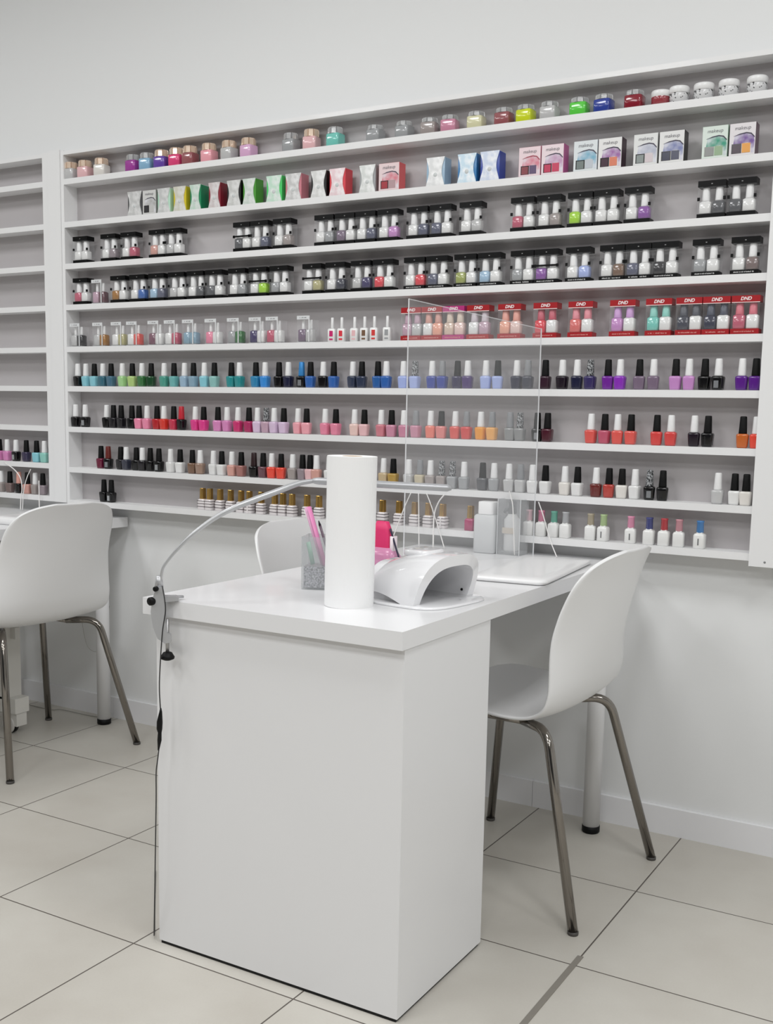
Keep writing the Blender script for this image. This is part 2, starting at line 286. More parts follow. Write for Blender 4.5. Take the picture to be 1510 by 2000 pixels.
# gold capped bottles on the lowest row
def gold_body(): return se_loft([(0.0135, 0.0115, 0), (0.0148, 0.0125, 0.001), (0.0148, 0.0125, 0.0295), (0.0125, 0.011, 0.0335), (0.0085, 0.0085, 0.0355)], 16, 7.0)
def gold_cap(): return se_loft([(0.0085, 0.0085, 0.0355), (0.0088, 0.0088, 0.0365), (0.0082, 0.0082, 0.0705), (0.0076, 0.0076, 0.0715)], 16, 5.0, False)
def stripes():
    bm = bmesh.new()
    for z in (0.0095, 0.0195, 0.0285): add_box(bm, -0.0152, 0.0152, -0.0129, 0.0129, z, z + 0.0016)
    return mesh(bm)
def white_vertical(): return box(-0.0022, 0.0022, -0.0136, -0.0128, 0.001, 0.03)
for i, (u, col) in enumerate([(396.4,'w'),(410.8,'w'),(430,'w'),(451.5,'w'),(471,'w'),(488,'v'),(511,'w'),(537,'w'),(553,'w'),(571,'w'),(600,'w'),(623.7,'w'),(748,'w'),(780,'w'),(810,'w'),(837,'w'),(865,'v'),(919.5,'m')]):
    z = ZS[8]; x = X_at(u, YB, z + 0.03); body = mat('#efe9ea', 0.2, coat=0.5) if col != 'm' else mat('#b02f68', 0.2, coat=0.6)
    o = link('gold_capped_polish_bottle', cached('gb', gold_body, body)); o.location = (x, YB + random.uniform(-.002, .002), z + 0.0002); o.rotation_euler.z = random.uniform(-0.08, 0.08)
    link('cap', cached('gc', gold_cap, GOLD), None, o)
    if col != 'm': link('label_stripes', cached('gs', stripes, mat('#3a2e33', 0.4)), None, o)
    if col == 'v': link('vertical_stripe', cached('gv', white_vertical, mat('#f2eeee', 0.3)), None, o)
    reg(o, 'main', 8, u, {'w': 'white banded nail polish bottle with gold cap', 'v': 'white banded nail polish bottle with cross stripe and gold cap', 'm': 'magenta nail polish bottle with gold cap'}[col], 'nail polish bottle', 'gold capped bottles on the lowest shelf')
# white bottles with coloured caps
def dip_body(): return se_loft([(0.0135, 0.0125, 0), (0.0148, 0.0138, 0.0015), (0.0148, 0.0138, 0.034), (0.0125, 0.012, 0.038), (0.008, 0.008, 0.0395), (0.0078, 0.0078, 0.042)], 18, 5.0)
def dip_cap(): return lathe([(0.0085, 0.041), (0.0095, 0.042), (0.0088, 0.067), (0.0098, 0.068), (0.0098, 0.071), (0.009, 0.072)], 16)
def dip_mark(): return box(-0.0015, 0.0015, -0.0143, -0.0136, 0.009, 0.026)
for u, ch, cn, mk in [(1033,'#d9b3bb','faded pink',0),(1057.5,'#d68aa4','pink',0),(1082,'#6db09c','teal green',0),(1104.5,'#b9babc','silver',0),(1153.5,'#b3a892','beige',0),(1178.7,'#b4cc96','green',1),(1232,'#e89ab8','pink',1),(1268,'#434a86','indigo',0),(1297,'#c2424a','red',0),(1326,'#d59aa4','clear pink',0),(1367,'#4a86c4','blue',1)]:
    z = ZS[8]; x = X_at(u, YB, z + 0.03)
    o = link('white_polish_bottle', cached('db', dip_body, mat('#eeeeec', 0.25, coat=0.4))); o.location = (x, YB, z + 0.0002); o.rotation_euler.z = random.uniform(-0.15, 0.15)
    link('cap', cached('dc', dip_cap, mat(ch, 0.2, coat=0.4)), None, o)
    if mk: link('printed_mark', cached('dm', dip_mark, mat('#6e6e70')), None, o)
    reg(o, 'main', 8, u, 'white nail polish bottle with %s cap' % cn, 'nail polish bottle', 'white bottles with coloured caps')

# top row jars
def sq_jar(h): return lambda: se_loft([(0.0215, 0.0195, 0), (0.0232, 0.0208, 0.002), (0.0236, 0.021, h * .5), (0.0234, 0.0208, h - 0.0015), (0.0215, 0.0195, h)], 28, 6.0)
def jar_lid(h0, h1):
    def f():
        bm = bmesh.new(); n = 8; rings = []
        for k in range(n):                  # a lid of eight upright facets with gaps, over a solid core
            a = 2 * math.pi * (k + .5) / n; c, s = math.cos(a), math.sin(a); w = 0.0066
            for sgn in (1,):
                q = []
                for (r, z) in ((0.018, h0), (0.0222, h0), (0.0222, h1 - 0.004), (0.0205, h1), (0.0165, h1)):
                    for t in (-w, w): q.append((c * r - s * t, s * r + c * t, z))
                v = [bm.verts.new(p) for p in q]
                for i in range(4): bm.faces.new((v[2*i], v[2*i+2], v[2*i+3], v[2*i+1]))
                bm.faces.new((v[8], v[0], v[1], v[9])); bm.faces.new([v[i] for i in (0, 8, 6, 4, 2)]); bm.faces.new([v[i] for i in (1, 3, 5, 7, 9)])
        a = [bm.verts.new((0.0180 * math.cos(2*math.pi*i/16), 0.0180 * math.sin(2*math.pi*i/16), h0)) for i in range(16)]
        b = [bm.verts.new((0.0180 * math.cos(2*math.pi*i/16), 0.0180 * math.sin(2*math.pi*i/16), h1 - 0.003)) for i in range(16)]
        bm.faces.new(a[::-1]); bm.faces.new(b)
        for i in range(16): bm.faces.new((a[i], a[(i+1) % 16], b[(i+1) % 16], b[i]))
        return mesh(bm)
    return f
LIDG = mat('#e6cfba', 0.15, 0.25, coat=0.6); LIDS = mat('#cfd0d1', 0.1, 0.2, coat=0.8, alpha=0.75)
for u, col, lid in [(140,'light grey','g'),(167,'pale pink','g'),(199,'cream','g'),(261,'purple','s'),(288,'light blue','s'),(316.6,'deep purple','g'),(345.7,'hot pink','g'),(372,'rose brown','g'),(409,'light pink','g'),(448,'light grey','g'),(486,'orchid','g'),(569,'grey','s'),(609,'pale pink','g'),(655.5,'aqua green','s'),(734,'grey','s'),(790.5,'grey','s'),(839.5,'stone','s'),(879,'mauve pink','s'),(931,'pale yellow','s'),(985,'rose brown','s'),(1027.5,'neon yellow','s'),(1074,'light grey','s'),(1132.5,'neon green','s'),(1180,'royal blue','s'),(1240,'dark red','s')]:
    big = u < 690; h = 0.036 if big else 0.032; hl = h + 0.021 if big else h + 0.012
    if lid == 's' and big: hl = h + 0.018
    y = -D + 0.026; z = ZS[0]; x = X_at(u, y, z + 0.02)
    bod = {'purple': '#a23f9c', 'light blue': '#8db7d4', 'orchid': '#e0b2d6', 'hot pink': '#e0487c', 'deep purple': '#6a4aa8'}.get(col, COL[col])
    o = link('powder_jar', cached(('jar', big), sq_jar(h), mat(bod, 0.15, coat=0.6))); o.location = (x, y, z + 0.0002); o.rotation_euler.z = random.uniform(-0.15, 0.15)
    k = mottled('glitter_' + col.replace(' ', '_'), bod, '#8a8a8a', 900) if col in ('grey', 'stone', 'dark red') else None
    link('lid', cached(('jl', big, lid, hl), jar_lid(h, hl), LIDG if lid == 'g' else LIDS), None, o)
    reg(o, 'main', 0, u, 'square %s powder jar with faceted %s lid' % (col, 'gold' if lid == 'g' else 'clear'), 'powder jar', 'square jars on the top shelf')
for u, rd in [(1291.5, 1), (1327, 0), (1375, 0), (1424, 0), (1479.5, 0)]:
    y = -D + 0.028; z = ZS[0]; x = X_at(u, y, z + 0.02)
    body = mat('#9c3f48', 0.2, coat=0.5) if rd else mottled('printed_jar', '#3c3c3e', '#d9d9da', 120, 0.2, detail=1, contrast=(0.36, 0.42))
    o = link('round_jar', cached('rj', lambda: lathe([(0.0215, 0), (0.024, 0.002), (0.0245, 0.02), (0.023, 0.024)], 28), body)); o.location = (x, y, z + 0.0002)
    lz = -0.004 if rd else 0.0
    l = link('lid', cached('rl', lambda: lathe([(0.0238, 0.0235), (0.0252, 0.0245), (0.0252, 0.036), (0.0235, 0.0395), (0.018, 0.0405)], 28), mat('#f0f0f0', 0.3)), None, o); l.location.z = lz
    reg(o, 'main', 0, u, 'round %s jar with wide white screw lid' % ('red' if rd else 'clear printed'), 'jar', 'round jars with white lids')

# boxed pairs
def duo(u0, u1, row, c1, c2, style='black', capc=None, turned=False, band=None):
    z = ZS[row]; yf = -D + 0.001; x0 = X_at(u0, yf, z + 0.02); x1 = X_at(u1, yf, z + 0.02)
    w = min(0.068, x1 - x0 - 0.0012); dp = 0.034; H = {'black': 0.0885, 'red': 0.093, 'clear': 0.080}[style]; hw = w / 2; q = round(hw, 4)
    if style == 'clear': w = min(0.058, w); hw = w / 2; q = round(hw, 4)
    e = empty('boxed_polish_pair', (x0 + hw, yf + dp / 2, z + 0.0003)); hd = dp / 2
    lid = {'black': BLACKGLOSS, 'red': mat(band or '#a82228', 0.3), 'clear': mat('#dfe1e2', 0.35)}[style]
    b0 = {'black': 0.009, 'red': 0.0125, 'clear': 0.002}[style]; b1 = {'black': 0.0145, 'red': 0.0155, 'clear': 0.011}[style]
    link('case', cached(('case', q, style), lambda: box(-hw, hw, -hd, hd, b0, H - b1), CLEAR), None, e)
    link('lid_band', cached(('lidb', q, style), lambda: box(-hw - .0004, (hw if style != 'clear' else hw * .62), -hd - .0006, (hd if style != 'clear' else -hd + .0003), H - b1, H, 0.0012), lid), None, e)
    if style != 'clear': link('base_band', cached(('baseb', q, style), lambda: box(-hw - .0004, hw + .0004, -hd - .0006, hd, 0, b0, 0.0008), lid), None, e)
    else:
        link('base_plate', cached(('basep', q), lambda: box(-hw, hw, -hd, hd, 0, 0.002), mat('#d4d6d8', 0.2, alpha=0.6)), None, e)
        link('front_strip', cached(('fs', q), lambda: box(hw * .48, hw * .62, -hd - .0006, -hd + .0003, 0.002, H - b1), mat('#dfe1e2', 0.35)), None, e)
    if style == 'black':
        for s in (-1, 1): link('clip', cached(('clip', q, s), lambda: box(s*hw*.93 - .003, s*hw*.93 + .003, -hd - .001, -hd + .003, 0.041, 0.049), BLACKGLOSS), None, e)
        if turned: link('front_bar', cached(('bar', q), lambda: box(-hw, hw, -hd - .001, -hd, 0.043, 0.048), BLACKGLOSS), None, e)
        if row == 3 and u0 > 780: link('small_print', cached(('fine', q), lambda: fine_print(hw * 1.5, 0.0035), mat('#c8c8c8', 0.5)), None, e).location = (0, -hd - 0.0012, 0.0045)
        if row in (2, 3) : link('printed_dot', cached('dot', lambda: box(-0.0018, 0.0018, -0.0002, 0, -0.001, 0.001), mat('#9a9a9a')), None, e).location = (0, -hd - 0.0008, H - 0.008)
    if style == 'red':
        link('lettering', cached('dnd', lambda: text_mesh('DND', 0.0115, 0.0004, 0.25), mat('#f4e6e6', 0.5)), None, e).location = (0, -hd - 0.001, H - 0.0078)
        link('band_line', cached(('bl', q), lambda: box(-hw, hw, -hd - .0008, -hd, H - b1 - 0.0018, H - b1), mat('#eed8d6', 0.4)), None, e)
        link('small_print', cached(('fine', q), lambda: fine_print(hw * 1.5, 0.0035), mat('#e0928c', 0.5)), None, e).location = (0, -hd - 0.001, 0.006)
    if style == 'clear': link('small_print', cached(('fine2', q), lambda: fine_print(hw * .9, 0.003), mat('#8f9092', 0.5)), None, e).location = (-hw * .2, -hd - 0.001, H - 0.0055)
    names = []
    bw = min(0.0148, hw * .48)
    for k, cc in enumerate((c1, c2)):
        bx = (-1 if k == 0 else 1) * hw * .48
        bh = {'black': 0.031, 'red': 0.035, 'clear': 0.0375}[style]; ct = H - b1 - 0.001; cw = {'black': 0.0098, 'red': 0.0102, 'clear': 0.0052}[style]
        bo = link('polish_bottle', cached(('db', style, round(bw, 4)), lambda: se_loft([(bw * .9, 0.011, b0), (bw, 0.0125, b0 + .002), (bw * .99, 0.0125, b0 + bh - .003), (bw * .7, 0.009, b0 + bh)], 16, 6.0), mat(COL[cc], 0.16, coat=0.5)), None, e); bo.location = (bx, -hd + 0.0142, 0.0002)
        tag(bo, '%s bottle' % cc)
        cm = mat('#f0f0f0', 0.35) if style != 'red' else mat(capc or COL[c1], 0.25)
        link('cap', cached(('dcap', style), lambda: se_loft([(cw, cw, b0 + bh), (cw, cw, b0 + bh + .002), (cw * .9, cw * .9, ct - 0.001), (cw * .82, cw * .82, ct)], 14, 2.4), cm), None, bo)
    m1 = c1 if c1 == c2 else '%s and %s' % (c1, c2)
    desc = {'black': 'clear black-banded box of %s polish', 'red': 'clear red-banded box of %s polish', 'clear': 'clear small box of %s polish'}[style] % m1
    if band and style == 'red': desc = 'clear pink-banded box of %s polish' % m1
    reg(e, 'main', row, (u0 + u1) / 2, desc, 'boxed nail polish', '%s boxed pairs on the %s shelf' % ({'black': 'black-banded', 'red': 'red-banded', 'clear': 'clear'}[style], SHELF_NAME[row]))
    return e
def fine_print(w, h):
    rnd = random.Random(int(w * 1e5)); bm = bmesh.new(); x = -w / 2
    while x < w / 2 - 0.002:
        lw = rnd.uniform(0.0012, 0.0022)
        if rnd.random() > 0.15: add_box(bm, x, x + lw * .7, -0.0002, 0, -h / 2, h / 2 * rnd.uniform(0.2, 1))
        x += lw
    return mesh(bm)
for a in [(143,183,'white','white'),(197,235,'white','grey mauve'),(236,277,'white','rose'),(291,321,'pinkish beige','white'),(322,363,'light grey','white'),(455.5,488,'dark grey','white',1),(489,531,'white','slate'),(533,577,'white','stone'),(614,653,'white','grey'),(654,693,'mauve grey','white'),(694,733,'white','slate'),(737,783,'white','orchid'),(794,838,'white','slate'),(839,882,'slate','white'),(897,946,'white','light grey'),(997,1047,'rose','white'),(1048,1095,'white','stone'),(1108,1158,'lime','white'),(1159,1209,'white','white'),(1218.6,1272,'white','lilac'),(1361.6,1419,'white','dark grey'),(1420,1479,'dark grey','white')]:
    duo(a[0], a[1], 2, a[2], a[3], 'black', turned=len(a) > 4)
for a in [(143,178,'rose','white'),(216,252,'ochre','white'),(253,289,'white','blue'),(290,327,'light blue','slate'),(328.5,364,'light grey','white'),(365,400,'white','dark grey'),(401,437,'dark grey','white'),(445.7,484.6,'white','grey'),(486,525.5,'white','lime',1),(526.5,567,'grey','white'),(590.6,632,'white','khaki',1),(635.6,682,'white','dark slate'),(685,727,'light grey','indigo'),(728,773.5,'cool red','white'),(788.6,831.5,'white','cool red'),(832,875.5,'slate','white'),(886.6,932,'olive','white'),(933,977.5,'light blue','white'),(996.6,1042,'grey','white'),(1043,1092,'lilac','white',1),(1104,1156,'white','periwinkle'),(1170.5,1219.5,'white','brown'),(1220.5,1271,'slate','white'),(1272,1328,'charcoal','white'),(1351,1407,'grey','white'),(1426.6,1483,'white','brown grey')]:
    duo(a[0], a[1], 3, a[2], a[3], 'black', turned=len(a) > 4)
duo(179, 212, 3, 'mauve', 'dark mauve', 'clear')
for a in [(137,170,'light grey','charcoal'),(181,216,'light grey','ochre'),(217,246,'white','khaki'),(247,285,'white','coral red'),(288.7,319,'speckled mauve','white'),(320.5,352,'white','rose'),(356,392,'grey blue','grey blue'),(400,438,'rose pink','white'),(443.6,480,'grey','green'),(486,518,'indigo','white'),(519,556,'rose','white'),(580,618,'mauve grey','light grey')]:
    duo(a[0], a[1], 4, a[2], a[3], 'clear')
for a in [(783,822,'mauve','light grey'),(823,863,'white','peach','#d79a8c'),(864,910,'beige','pale beige','#dccab8','#b8327c'),(911.5,958,'white','mauve','#cfc4cc'),(972,1021,'peach','pale beige','#e9a596'),(1041,1090,'cool red','white','#c8586a'),(1109,1160,'coral rose','white','#e48c98'),(1190,1243,'orchid','white','#cfa0d8'),(1260,1311,'aqua green','white','#8fd2c6'),(1319,1370,'dark slate','white','#50525c'),(1371,1425,'dark navy','white','#4a4e5e'),(1427,1483,'rose','white','#d8707f')]:
    duo(a[0], a[1], 4, a[2], a[3], 'red', a[4] if len(a) > 4 else None, False, a[5] if len(a) > 5 else None)
# single gel bottles with a colour window
def gel_body(): return se_loft([(0.0105, 0.0115, 0), (0.0122, 0.013, 0.001), (0.0124, 0.013, 0.036), (0.0105, 0.011, 0.0395), (0.005, 0.005, 0.0405)], 18, 6.0)
def gel_cap(): return se_loft([(0.0042, 0.0042, 0.0405), (0.0046, 0.0046, 0.042), (0.0044, 0.0044, 0.072), (0.0036, 0.0036, 0.073)], 12, 2.4)
for u, col in [(651.5,'magenta'),(670,'cool red'),(695,'pale pink'),(714.5,'brown'),(733.6,'scarlet'),(759,'grey')]:
    z = ZS[4]; x = X_at(u, YB, z + 0.03)
    o = link('slim_gel_bottle', cached('gelb', gel_body, mat('#efefee', 0.3, coat=0.3))); o.location = (x, YB - 0.006, z + 0.0002); o.rotation_euler.z = 0.25
    link('cap', cached('gelc', gel_cap, mat('#ededed', 0.3)), None, o)
    link('colour_window', cached('gelw', lambda: box(-0.0055, 0.0055, -0.0134, -0.012, 0.016, 0.033), mat(COL[col], 0.2)), None, o)
    link('colour_label', cached('gelw2', lambda: box(-0.0055, 0.0055, -0.0134, -0.012, 0.005, 0.010), mat(COL[col], 0.2)), None, o)
    reg(o, 'main', 4, u, 'slim white gel bottle with %s colour window' % col, 'gel polish bottle', 'slim white gel bottles on the fifth shelf')
# second row: waisted sleeve cartons and window cartons
def hourglass(w, h):
    pts = []; n = 10; k = min(w * .2, 0.009)
    for i in range(n + 1):
        t = i / n; pts.append((w / 2 - k * math.sin(math.pi * t) ** 1.3 if t < 1 else w / 2, h * t))
    return pts + [(-a, b) for a, b in reversed(pts)]
CARTONS = [(249.5,277,'dark grey','#d6d7d6'),(308,332,'pale mint','#d9dbda'),(339,363,'lemon','#e3e1d2'),(371,392,'emerald','#d3ebdc'),(407.5,430,'dark red','#ded4d4'),(443.5,470,'black','#d8d9d6'),(474.5,499,'grass green','#d9e6dd'),(520.5,550,'bright green','#cfeeda'),(557.5,588,'dusty pink','#cfcfce'),(607.5,637,'black','#dcdcda'),(643.5,674,'cool red','#ecd2d6'),(702,733,'grey','#d6d9d6'),(833,868,'powder blue','#dcdddd'),(894,930,'mid blue','#c9dfec'),(938,975,'royal blue','#cfd8ea')]
CH = 0.0765
for u0, u1, side, front in CARTONS:
    z = ZS[1]; yf = -D + 0.002; x0, x1 = X_at(u0, yf, z + .03), X_at(u1, yf, z + .03); w = x1 - x0; dp = 0.04; q = round(w, 4)
    sc = {'royal blue': '#1f3fa0', 'mid blue': '#2d7ab4', 'emerald': '#17885a', 'dark grey': '#4c4c4e'}.get(side, COL[side])
    o = link('polish_carton', cached(('cb', q), lambda: box(-w/2 + .0005, w/2 + 0.0005, -dp/2 + .001, dp/2, 0, CH - .001, 0.0006), mat(sc, 0.35, coat=0.2))); o.location = (x0 + w/2, yf + dp/2, z + 0.0002)
    fm = mottled('foil_sleeve', front, '#ffffff', 60, 0.28, 0.25, contrast=(0.4, 0.8))
    me = prism(hourglass(w + .001, CH), -dp/2 - 0.0012, -dp/2 + 0.001); link('front_sleeve', me, fm, o)
    link('top_flap', box(-w/2, w/2, -dp/2 - .001, dp/2 - .002, CH - .001, CH), fm, o)
    link('printed_motif', cached('motif', lambda: lathe([(0.006, 0), (0.0055, 0.0004)], 16), mat('#d0d4d4', 0.4)), None, o).matrix_local = Matrix.Translation((0, -dp/2 - .0012, CH * .38)) @ Matrix.Rotation(math.pi/2, 4, 'X')
    reg(o, 'main', 1, (u0 + u1)/2, 'waisted silver-white polish carton with %s sides' % side, 'carton', 'waisted cartons on the second shelf')
def swoosh(w, h):
    top = [(-.30, .60), (-.10, .66), (.15, .68), (.32, .64), (.44, .54), (.47, .42)]; bot_ = [(.47, .05), (.36, .05), (.34, .30), (.22, .38), (-.05, .36), (-.34, .36)]
    return [(a * w, b * h) for a, b in top + bot_]
def brow(w, h):
    return [(a * w, b * h) for a, b in [(-.34, .60), (-.10, .67), (.15, .70), (.34, .665), (.47, .55), (.47, .51), (.32, .63), (.15, .665), (-.08, .64)]]
WIN = [(279,305,'#9a9a98','#d4d4d2','#3c3c3e','#b2b2b0','#c8c8c6','light grey'),(740,780,'#dc5f62','#ecd6d8','#a83a44','#dc8490','#b89a9e','coral rose'),(1013.5,1056,'#d98a9c','#f0dadf','#8e4a50','#dd8798','#6a5a78','dusty pink'),(1057.5,1101,'#c2609a','#f0dfe4','#c84a66','#c8a0c0','#d0506c','orchid pink'),(1120.5,1167,'#c8d3da','#e2e8ea','#7e8886','#7fb4cc','#c8ced6','sky blue'),(1168.5,1214.5,'#3a2030','#ecebea','#4a3440','#a06aa8','#e0876c','dark wine'),(1237.5,1284.5,'#d0d2d0','#e6e7e6','#8e9694','#b8bccc','#d8ccd0','light grey'),(1287.5,1336.5,'#1c1a1c','#e9e9e8','#3c3e50','#8088b4','#4a4c60','black'),(1371.5,1421.5,'#b8dcc4','#dfeae2','#8c8e8c','#3f9c80','#90ac88','green'),(1424.5,1476,'#66505c','#e8e4e6','#4c3e48','#7a5a9c','#e6a24a','mauve grey')]
for u0, u1, side, front, w1, sw, w2, nm in WIN:
    z = ZS[1]; yf = -D + 0.002; x0, x1 = X_at(u0, yf, z + .03), X_at(u1, yf, z + .03); w = x1 - x0 - .0006; dp = 0.036; q = round(w, 4); h = CH - 0.001
    o = link('window_carton', box(-w/2, w/2, -dp/2, dp/2, 0, h, 0.0006), mat(side, 0.4, coat=0.1)); o.location = (x0 + w/2, yf + dp/2, z + 0.0002); y = -dp/2
    link('front_panel', box(-w/2 + .0003, w/2 - .0003, y - .0006, y + .0002, 0.0004, h - .0004), mat(front, 0.4), o)
    link('window', box(-w*.40, -w*.02, y - .0010, y - .0005, h*.06, h*.36), mat('#2c2a2c' if w1 != '#8c8e8c' else '#8a9088', 0.15), o)
    link('bottle_in_window', box(-w*.36, -w*.06, y - .0013, y - .0009, h*.07, h*.33), mat(w1, 0.2), o)
    link('bottle_in_window', box(0.0, w*.32, y - .0013, y - .0009, h*.07, h*.36), mat(w2, 0.2), o)
    link('printed_swoosh', prism(swoosh(w, h), y - .0009, y - .0004), mottled('swoosh', sw, '#e8e8ee', 45, 0.4, contrast=(0.35, 0.75)), o)
    link('brow_stroke', prism(brow(w, h), y - .0014, y - .0008), mat('#4a4656' if nm != 'dusty pink' else '#a84858', 0.5), o)
    t = link('lettering', cached('mk', lambda: text_mesh('makeup', 0.0105, -0.0001, 0.15), mat('#77757c', 0.6)), None, o); t.location = (0, y - .001, h * .84); t.scale = (w / 0.053,) * 3
    reg(o, 'main', 1, (u0 + u1)/2, 'flat-fronted window carton with %s sides' % nm, 'carton', 'window cartons on the second shelf')

# labels that single each thing out
for (unit, row), items in REG.items():
    items.sort(key=lambda t: t[0]); where = 'on the %s shelf' % SHELF_NAME[row] if unit == 'main' else ('on the upper of the two filled left rows' if row == 7 else 'on the lower left row')
    by = {}
    for i, it in enumerate(items): by.setdefault(it[2], []).append(i)
    for d, idx in by.items():
        for n, i in enumerate(idx):
            u, o, desc, cat, grp = items[i]
            if len(idx) == 1: lab = '%s %s' % (desc, where)
            elif len(idx) == 2: lab = '%s %s, %s of the two' % (desc, where, ['left', 'right'][n])
            elif n == 0: lab = '%s %s, leftmost such' % (desc, where)
            elif n == len(idx) - 1: lab = '%s %s, rightmost such' % (desc, where)
            else: lab = '%s %s, %s such from left' % (desc, where, ORD[n] if n < 12 else 'thirteenth')
            if len(lab.split()) > 16: lab = lab.replace('clear black-banded box', 'black-banded box').replace('nail polish bottle', 'polish bottle').replace(' such from left', ' from left').replace(' of the two', ' one').replace('on the ', 'on ', 1)
            tag(o, lab, cat, grp)

# ------------------------------------------------------------------ desks
def desk(xa, xb, yf, yb, label, legs):
    ox, oy = (xa + xb) / 2, (yf + yb) / 2; e = empty('manicure_desk', (ox, oy, 0)); tag(e, label, 'desk')
    def B(name, a, b, c, d, z0, z1, bv=0.0015, m=LAM): return link(name, box(a - ox, b - ox, c - oy, d - oy, z0, z1, bv), m, e)
    B('tabletop', xa, xb, yf, yb, HT - 0.0341, HT)
    B('pedestal', xa + 0.022, xb - 0.004, yf + 0.016, yf + 0.375, 0.007, HT - 0.0345, 0.0012)
    B('gap_shade', xa + 0.026, xb - 0.008, yf + 0.018, yf + 0.37, 0.0, 0.0072, 0, mat('#0a0a0a', 0.8))  # dark gap below the pedestal, its shade painted as a black slab
    for lx, ly in legs:
        l = link('leg', lathe([(0.0235, 0.02), (0.0235, HT - 0.0343)], 24), LAM, e); l.location = (lx - ox, ly - oy, 0)
        link('foot', lathe([(0.022, 0), (0.0245, 0.003), (0.0245, 0.02), (0.02, 0.021)], 24), BLACK, l)
desk(-1.2174, -0.6031, -1.2225, -0.0131, 'white manicure desk in front, with box pedestal and round back legs', [(-0.630, -0.10), (-1.19, -0.10)])
desk(-3.05, -2.427, -1.22, -0.0131, 'white manicure desk at the far left, mostly behind the chair', [(-2.485, -0.085), (-3.02, -0.085)])

# ------------------------------------------------------------------ chairs
def shell_mesh():
    prof = [(-0.225, 0.432), (-0.215, 0.447), (-0.17, 0.453), (-0.10, 0.449), (-0.03, 0.442), (0.04, 0.438), (0.095, 0.445), (0.135, 0.468), (0.158, 0.51), (0.172, 0.56), (0.188, 0.63), (0.204, 0.70), (0.222, 0.77), (0.238, 0.815), (0.248, 0.838)]
    C_ = spline([(a, 0, b) for a, b in prof], 4); n = len(C_); NU = 24
    L = [0]
    for a, b in zip(C_, C_[1:]): L.append(L[-1] + (b - a).length)
    tot = L[-1]; bm = bmesh.new(); rows = []
    for i, c in enumerate(C_):
        s = L[i]; t = s / tot
        tan = (C_[min(i+1, n-1)] - C_[max(i-1, 0)]).normalized(); nor = Vector((-tan.z, 0, tan.x))   # towards the sitter
        hw = 0.224 - 0.012 * max(0, 1 - t / 0.3) ** 2 - 0.026 * (max(0, t - 0.5) / 0.5) ** 1.6
        ft = tot - s; R = 0.125; k = 1.0
        if ft < R: k = max(0.0, 1 - ((R - ft) / R) ** 2.7) ** (1 / 2.7)
        if s < 0.10: k = max(0.0, 1 - ((0.10 - s) / 0.10) ** 2.6) ** (1 / 2.6)
        hw *= max(k, 0.30 if ft < R else 0.45) if (i in (0, n-1)) else max(k, 0.3)
        sm_ = max(0, min(1, (t - 0.50) / 0.25)); wrap = 0.016 + 0.040 * sm_ * sm_ * (3 - 2 * sm_) - 0.018 * max(0, (t - 0.8) / 0.2)
        row = []
        for j in range(NU + 1):
            u = -1 + 2 * j / NU; full = 0.225; y = hw * math.sin(u * math.pi / 2) if k < 0.9 else hw * u * (1 - 0.12 * (abs(u) ** 3 - 1) * 0)
            a = min(1, abs(y) / full); d = wrap * a ** 2.4
            row.append(bm.verts.new(c + nor * d + Vector((0, y, 0))))
        rows.append(row)
    for a, b in zip(rows, rows[1:]):
        for j in range(NU): bm.faces.new((a[j], a[j+1], b[j+1], b[j]))
    return mesh(bm, 'shell', True)
SHELL = shell_mesh()
def chair(loc, rz, label):
    e = empty('shell_chair', (loc[0], loc[1], 0), rz); tag(e, label, 'chair', 'white shell chairs')
    s = link('seat_shell', SHELL, PLASTIC, e)
    md = s.modifiers.new('thickness', 'SOLIDIFY'); md.thickness = 0.009; md.offset = 0
    md2 = s.modifiers.new('round', 'SUBSURF'); md2.levels = 1; md2.render_levels = 1
    for sx in (-1, 1):
        for sy in (-1, 1):
            foot = (0.235 * sx, 0.25 * sy, 0.006); knee = (0.125 * sx + (0.0 if sx > 0 else -0.05), 0.185 * sy, 0.428 if sx > 0 else 0.425); inn = (0.035 * sx + (-0.045 if sx < 0 else 0), 0.125 * sy, 0.424)
            l = link('leg', tube(round_path([foot, knee, inn], 0.045, 8), 0.0115, 12), CHROME, e)
            link('foot_cap', lathe([(0.0118, 0), (0.0125, 0.002), (0.0125, 0.008)], 12), mat('#4a4744', 0.5), l).location = (foot[0], foot[1], 0)
    for sy in (-1, 1):
        link('frame_rail', tube([(0.035, 0.125 * sy, 0.424), (-0.08, 0.125 * sy, 0.424)], 0.0105, 10), CHROME, e)
    link('cross_bar', tube([(-0.03, -0.125, 0.424), (-0.03, 0.125, 0.424)], 0.008, 10), CHROME, e)
    for sy in (-1, 1): link('bracket', box(-0.055, -0.005, 0.1 * sy - 0.012, 0.1 * sy + 0.012, 0.418, 0.436, 0.002), STEEL, e)
    return e
chair((-0.677, -0.434), math.radians(-2.7), 'white shell chair with chrome legs, right of the front desk')
chair((-2.470, -0.432), math.radians(-4.7), 'white shell chair with chrome legs at left, back towards the viewer')
chair((-1.185, -0.44), math.radians(180), 'white shell chair mostly hidden behind the front desk')

# ------------------------------------------------------------------ things on the front desk
Z0 = HT + 0.0004
